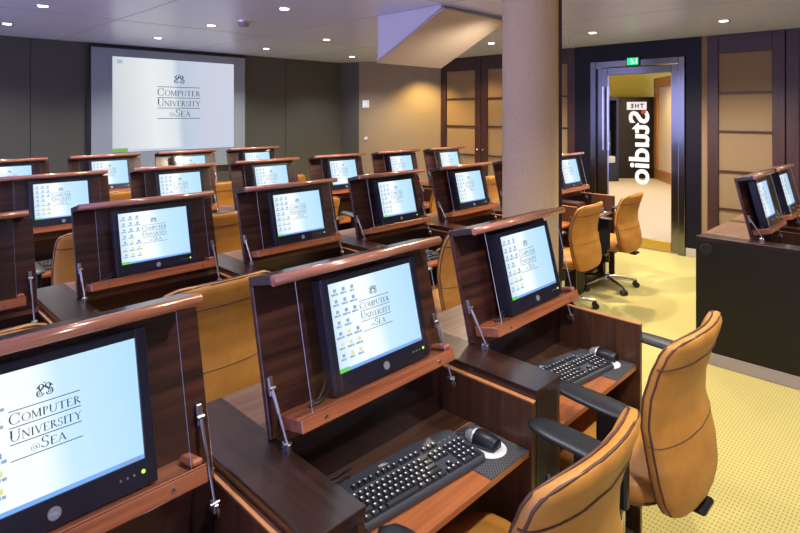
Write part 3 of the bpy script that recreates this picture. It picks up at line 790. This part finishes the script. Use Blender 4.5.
def matmat():
    m, nt, o = nodes('mat_dots'); p = pbsdf(nt, o, (.03, .03, .03), .7)
    c = nt.nodes.new('ShaderNodeTexChecker'); L(nt, mapping(nt), c.inputs[0]); c.inputs['Scale'].default_value = 190
    c.inputs[1].default_value = (.012, .012, .013, 1); c.inputs[2].default_value = (.10, .10, .11, 1); L(nt, c.outputs[0], p.inputs['Base Color']); return m
M['stay_steel'] = plain('stay_steel', (.36, .36, .38), .38, 1.)
M['mat'] = matmat()
def make_mat():
    m_ = MB(); m_.box(-.095, .095, -.11, .11, 0, .003, b=.001)
    m_.tube([(.02, -.020, .003), (.02, -.020, .0036)], .052, 28, 1)
    return m_.build('mouse_mat', [M['mat'], M['white_plastic']])

# ------------------------------------------------------------------ swivel chair (faces +y, origin under the column)
def interp(tab, z):
    for (a, *p), (b, *q) in zip(tab, tab[1:]):
        if z <= b:
            t = max(0, (z-a)/(b-a)); t = t*t*(3-2*t)*.4+t*.6
            return [u+(v-u)*t for u, v in zip(p, q)]
    return list(tab[-1][1:])
#          z    half w  yc     half thickness
BACK = [(.42, .150, -.270, .018), (.44, .195, -.272, .030), (.49, .226, -.272, .040), (.57, .240, -.264, .042), (.64, .243, -.252, .038), (.72, .244, -.238, .033), (.80, .243, -.243, .031), (.88, .240, -.262, .031), (.945, .236, -.285, .030), (.978, .224, -.298, .027), (.992, .205, -.304, .020), (1.0, .175, -.308, .010)]
def back_point(z, s, out=0., side=None):
    w, yc, th = interp(BACK, z)
    return w, yc, th
def make_chair():
    c = empty('swivel_chair')
    m_ = MB(); rings = []
    zs = [.42+.58*i/30 for i in range(31)]
    N = 36
    for z in zs:
        w, yc, th = interp(BACK, z); ring = []
        for k in range(N):
            a = 2*PI*k/N; ca, sa = math.cos(a), math.sin(a)
            x = w*math.copysign(abs(ca)**.45, ca); y = th*math.copysign(abs(sa)**.55, sa)
            wrap = .045*(x/.24)**2
            if sa < 0 and 9 < z: y *= .90
            ring.append(V((x, yc+y+wrap, z)))
        rings.append(ring)
    m_.loft(rings); b = m_.build('backrest', M['leather'], c)
    # piping: two welts around the edge, one seam under the head band
    m_ = MB()
    for off in (.012, -.012):
        loop = []
        zz = [.445+.53*i/22 for i in range(23)]
        for z in zz:
            w, yc, th = interp(BACK, z); loop.append(V((w*.992, yc+off+.045*(w/.24)**2, z)))
        w, yc, th = interp(BACK, .990)
        top = [V((w*.95*math.cos(PI*i/10), yc+off+.04*(math.cos(PI*i/10)*w/.24)**2, .988+.012*math.sin(PI*i/10))) for i in range(1, 10)]
        other = [V((-p.x, p.y, p.z)) for p in loop[::-1]]
        m_.tube(loop+top+other, .0036, 6)
    for z in (.908, .66):
        w, yc, th = interp(BACK, z); pts = []
        for i in range(25):
            a = PI+PI*i/24; ca, sa = math.cos(a), math.sin(a)
            x = w*math.copysign(abs(ca)**.45, ca); y = th*math.copysign(abs(sa)**.55, sa)
            pts.append(V((x, yc+y+.045*(x/.24)**2, z)))
        m_.tube(pts, .0034 if z > .8 else .0016, 6)
    m_.build('piping', M['piping'], b)
    # seat
    m_ = MB(); rings = []
    for z, k in ((.425, .86), (.435, .95), (.455, 1.), (.485, 1.), (.505, .96), (.515, .86), (.518, .6), (.516, .25)):
        ring = []
        for q in range(36):
            a = 2*PI*q/36; ca, sa = math.cos(a), math.sin(a)
            x = .245*k*math.copysign(abs(ca)**.5, ca); y = .245*k*math.copysign(abs(sa)**.5, sa)
            zz = z - (.035*(max(0, y-.12)/.12)**2 if z > .45 else 0)
            ring.append(V((x, y+.025, zz)))
        rings.append(ring)
    m_.loft(rings); s = m_.build('seat', M['leather'], c)
    m_ = MB(); m_.tube([V((.246*math.copysign(abs(math.cos(a))**.5, math.cos(a)), .025+.246*math.copysign(abs(math.sin(a))**.5, math.sin(a)), .452-(.03*(max(0, .246*math.copysign(abs(math.sin(a))**.5, math.sin(a))-.12)/.12)**2))) for a in [2*PI*i/40 for i in range(41)]], .0035, 6); m_.build('piping', M['piping'], s)
    m_ = MB(); m_.box(-.17, .17, -.15, .17, .395, .427, b=.01); m_.box(-.05, .05, -.27, -.1, .395, .425, b=.006); m_.box(-.05, .05, -.31, -.24, .39, .412, b=.008)
    m_.build('mechanism', M['black_plastic'], c)
    for sg in (-1, 1):
        m_ = MB(); rings = []
        for t in [i/14 for i in range(15)]:
            y = -.200+.285*t; wd = .050*(1-abs(2*t-1)**4)**.5*(1-.12*t) + .004; th = .013*(1-abs(2*t-1)**6)**.5+.001
            ring = []
            for q in range(14):
                a = 2*PI*q/14; ring.append(V((sg*(.312-.006*t)+wd*math.cos(a), y, .772+.012*t+th*math.sin(a))))
            rings.append(ring)
        m_.loft(rings); arm = m_.build('armrest', M['arm_plastic'], c)
        m_ = MB(); m_.obox((sg*.303, -.115, .62), (.016, .05, .15), b=.008); m_.obox((sg*.303, -.105, .50), (.013, .038, .075), b=.006)
        m_.tube([(sg*.303, -.10, .43), (sg*.26, -.10, .405), (sg*.15, -.08, .402)], [.024, .022, .018], 10); m_.build('arm_post', M['black_plastic'], arm)
    m_ = MB(); m_.tube([(0, 0, .11), (0, 0, .40)], .026, 16, 0); m_.tube([(0, 0, .26), (0, 0, .396)], .034, 16, 1); m_.build('gas_column', [M['chrome'], M['black_plastic']], c)
    m_ = MB(); m_.lathe([(.045, .075), (.05, .085), (.045, .125), (.03, .135)], n=20); hub = m_.build('star_base', M['chrome'], c)
    for i in range(5):
        a = 2*PI*i/5+.35; ca, sa = math.cos(a), math.sin(a)
        m_ = MB(); m_.tube([(.035*ca, .035*sa, .102), (.15*ca, .15*sa, .092), (.285*ca, .285*sa, .074)], [.024, .020, .014], 8); m_.build('leg', M['chrome'], hub)
        m_ = MB(); px, py = .287*ca, .287*sa; tx, ty = -sa, ca
        for sgn in (-1, 1): m_.tube([(px+tx*.006*sgn, py+ty*.006*sgn, .0285), (px+tx*.026*sgn, py+ty*.026*sgn, .0285)], .028, 14)
        m_.tube([(px, py, .03), (px, py, .075)], .010, 8); m_.build('caster', M['black_plastic'], hub)
    return c

# ------------------------------------------------------------------ placing the stations
S = .8427; YF = .8988
ORD = ['first', 'second', 'third', 'fourth', 'fifth', 'sixth', 'seventh']
ROWS = {'A': (.8037, .8988, [-1, 0, 1], 'front row'), 'B': (.791, .8988+1.5857, [-1, 0, 1, 2, 3, 4, 5], 'second row'),
        'C': (.7656, .8988+3.172, [0, 1, 2, 3, 4, 5], 'third row'), 'D': (.7633, .8988+4.810, [0, 1, 2, 3], 'back row')}
desk0 = make_desk(); deskE = make_desk(well=.638, end=True)
mon0 = make_monitor(); kb0 = make_keyboard(); ms0 = make_mouse(); mt0 = make_mat(); ch0 = make_chair()
used = set()
def put(proto, loc, rz, label, cat, group):
    if proto.name in used: r = copy_tree(proto)
    else: r = proto; used.add(proto.name)
    r.location = loc; r.rotation_euler = (0, 0, rz)
    tag(r, label, cat, group); return r
CHAIR = {  # (row, k): (dx, dy, rot)
    ('A', 0): (.045, -.080, 0.), ('A', 1): (.075, -.02, -.0), ('B', 0): (0, -.12, 0), ('B', -1): (0, -.12, 0), ('C', 0): (.06, -.12, 0), ('B', 5): (.01, -.06, .03), ('B', 4): (.0, -.05, .03)}
SKIP = {('B', 1, 'chair'), ('B', 3, 'chair'), ('D', 0, 'chair'), ('B', 4, 'monitor')}   # wholly hidden in the photo
MDX = {('A', -1): -.012, ('B', 0): -.014}
KBSHOW = {('A', 0), ('A', 1), ('B', 2), ('B', 5), ('C', 0)}
rnd = random.Random(11)
for row, (x0, yf, ks, rn) in ROWS.items():
    for i, k in enumerate(ks):
        o_ = ORD[i]; x = x0+S*k
        last = k == ks[-1]
        extra = {('A', -1): 'cut off at the photo corner', ('A', 0): 'with the biggest keyboard in view', ('A', 1): 'in front of the pillar', ('B', 4): 'hidden behind the pillar', ('B', 5): 'nearest the glass door'}.get((row, k))
        where = f'{o_} from the left in the {rn}' if not extra else f'{extra}, {rn}'
        put(deskE if last else desk0, (x, yf, 0), 0, 'dark wood desk with raised lid, '+where, 'desk', 'computer desks with raised lids')
        if (row, k, 'monitor') not in SKIP: put(mon0, (x+MDX.get((row, k), 0), yf, 0), 0, 'black flat monitor, '+where, 'monitor', 'monitors in the desk lids')
        dx, dy, rz = CHAIR.get((row, k), (rnd.uniform(-.02, .02), -.12+rnd.uniform(-.015, .015), rnd.uniform(-.08, .08)))
        if (row, k) != ('A', -1) and (row, k, 'chair') not in SKIP:
            c_ = put(ch0, (x+.306+dx, yf+dy, 0), rz, 'tan swivel chair at the desk '+where, 'chair', 'tan swivel chairs')
            if row == 'B' and k < 1: c_.scale = (1.03, 1, 1.035)
            else: c_.scale = (1, 1, .94 if row == 'B' and k > 3 else 1)
        if (row, k) in KBSHOW:
            put(kb0, (x+(.322 if not last else .33), yf+.172, TRZ+.0032), -.085 if not last else -.14, 'black keyboard on the tray, desk '+where, 'keyboard', 'black keyboards')
            put(mt0, (x+.572 if not last else x+.540, yf+.122, TRZ), 0, 'dark mouse mat on the tray, desk '+where, 'mouse mat', 'dark mouse mats')
            put(ms0, (x+.596 if not last else x+.600, yf+(.135 if not last else .14), TRZ+.0036), .05, 'black and silver mouse on its mat, desk '+where, 'mouse', 'black mice')
# aisle block
RX, RYF = 4.31, .605
for i in range(2):
    d_ = make_desk(dw=.12 if i == 0 else .10, well=.60 if i else .593, lx0=.0, lx1=.54, end=(i == 1), side=(i == 0))
    d_.location = (RX+.70*i, RYF, 0)
    w_ = ('end desk beside the aisle with tall dark side panel', 'second desk of the aisle block, nearer the panelled wall')[i]
    tag(d_, 'dark wood '+w_, 'desk', 'computer desks with raised lids')
    m_ = make_monitor(dx=-.065, sxs=.86); m_.location = (RX+.70*i, RYF, 0)
    tag(m_, ('black flat monitor in the lid at the aisle end of the block', 'black flat monitor in the second lid of the aisle block')[i], 'monitor', 'monitors in the desk lids')

# ------------------------------------------------------------------ light
for (x, y), lab in lights: spot(x, y, 80 if y > 3.5 else 130, (1, .94, .84), ang=130)
for x, y, e in ((1.2, 4.07, 60), (1.2, 2.75, 28), (1.2, 1.4, 48), (4.2, 1.4, 75), (1.2, .05, 95), (2.7, .05, 85), (4.2, .05, 45), (5.9, .05, 45)):
    spot(x, y, e, (1, .94, .86), ang=125)
spot(4.2, 2.75, 210, (1, .82, .58), ang=165, bl=.3)
for x, y, e in ((6.55, 6.15, 150), (6.62, 5.1, 50)): spot(x, y, e, (1, .70, .24), ang=115)
spot(8.3, 2.9, 60, (1, .9, .7), z=2.7, ang=140); 
for x, y in ((9.5, 3.5), (11.5, 5), (13.2, 5.2)): spot(x, y, 120, (1, .82, .5), ang=150, z=2.7)
w = bpy.data.worlds.new('bluish_fill'); SC.world = w; w.use_nodes = True  # added bluish fill, let in through the left side that has no wall
bg = w.node_tree.nodes['Background']; bg.inputs[0].default_value = (.47, .48, 1.0, 1); bg.inputs[1].default_value = 2.7

SC.view_settings.view_transform = 'Standard'; SC.view_settings.look = 'None'
SC.view_settings.gamma = 1; SC.view_settings.use_curve_mapping = False
SC.view_settings.exposure = .5
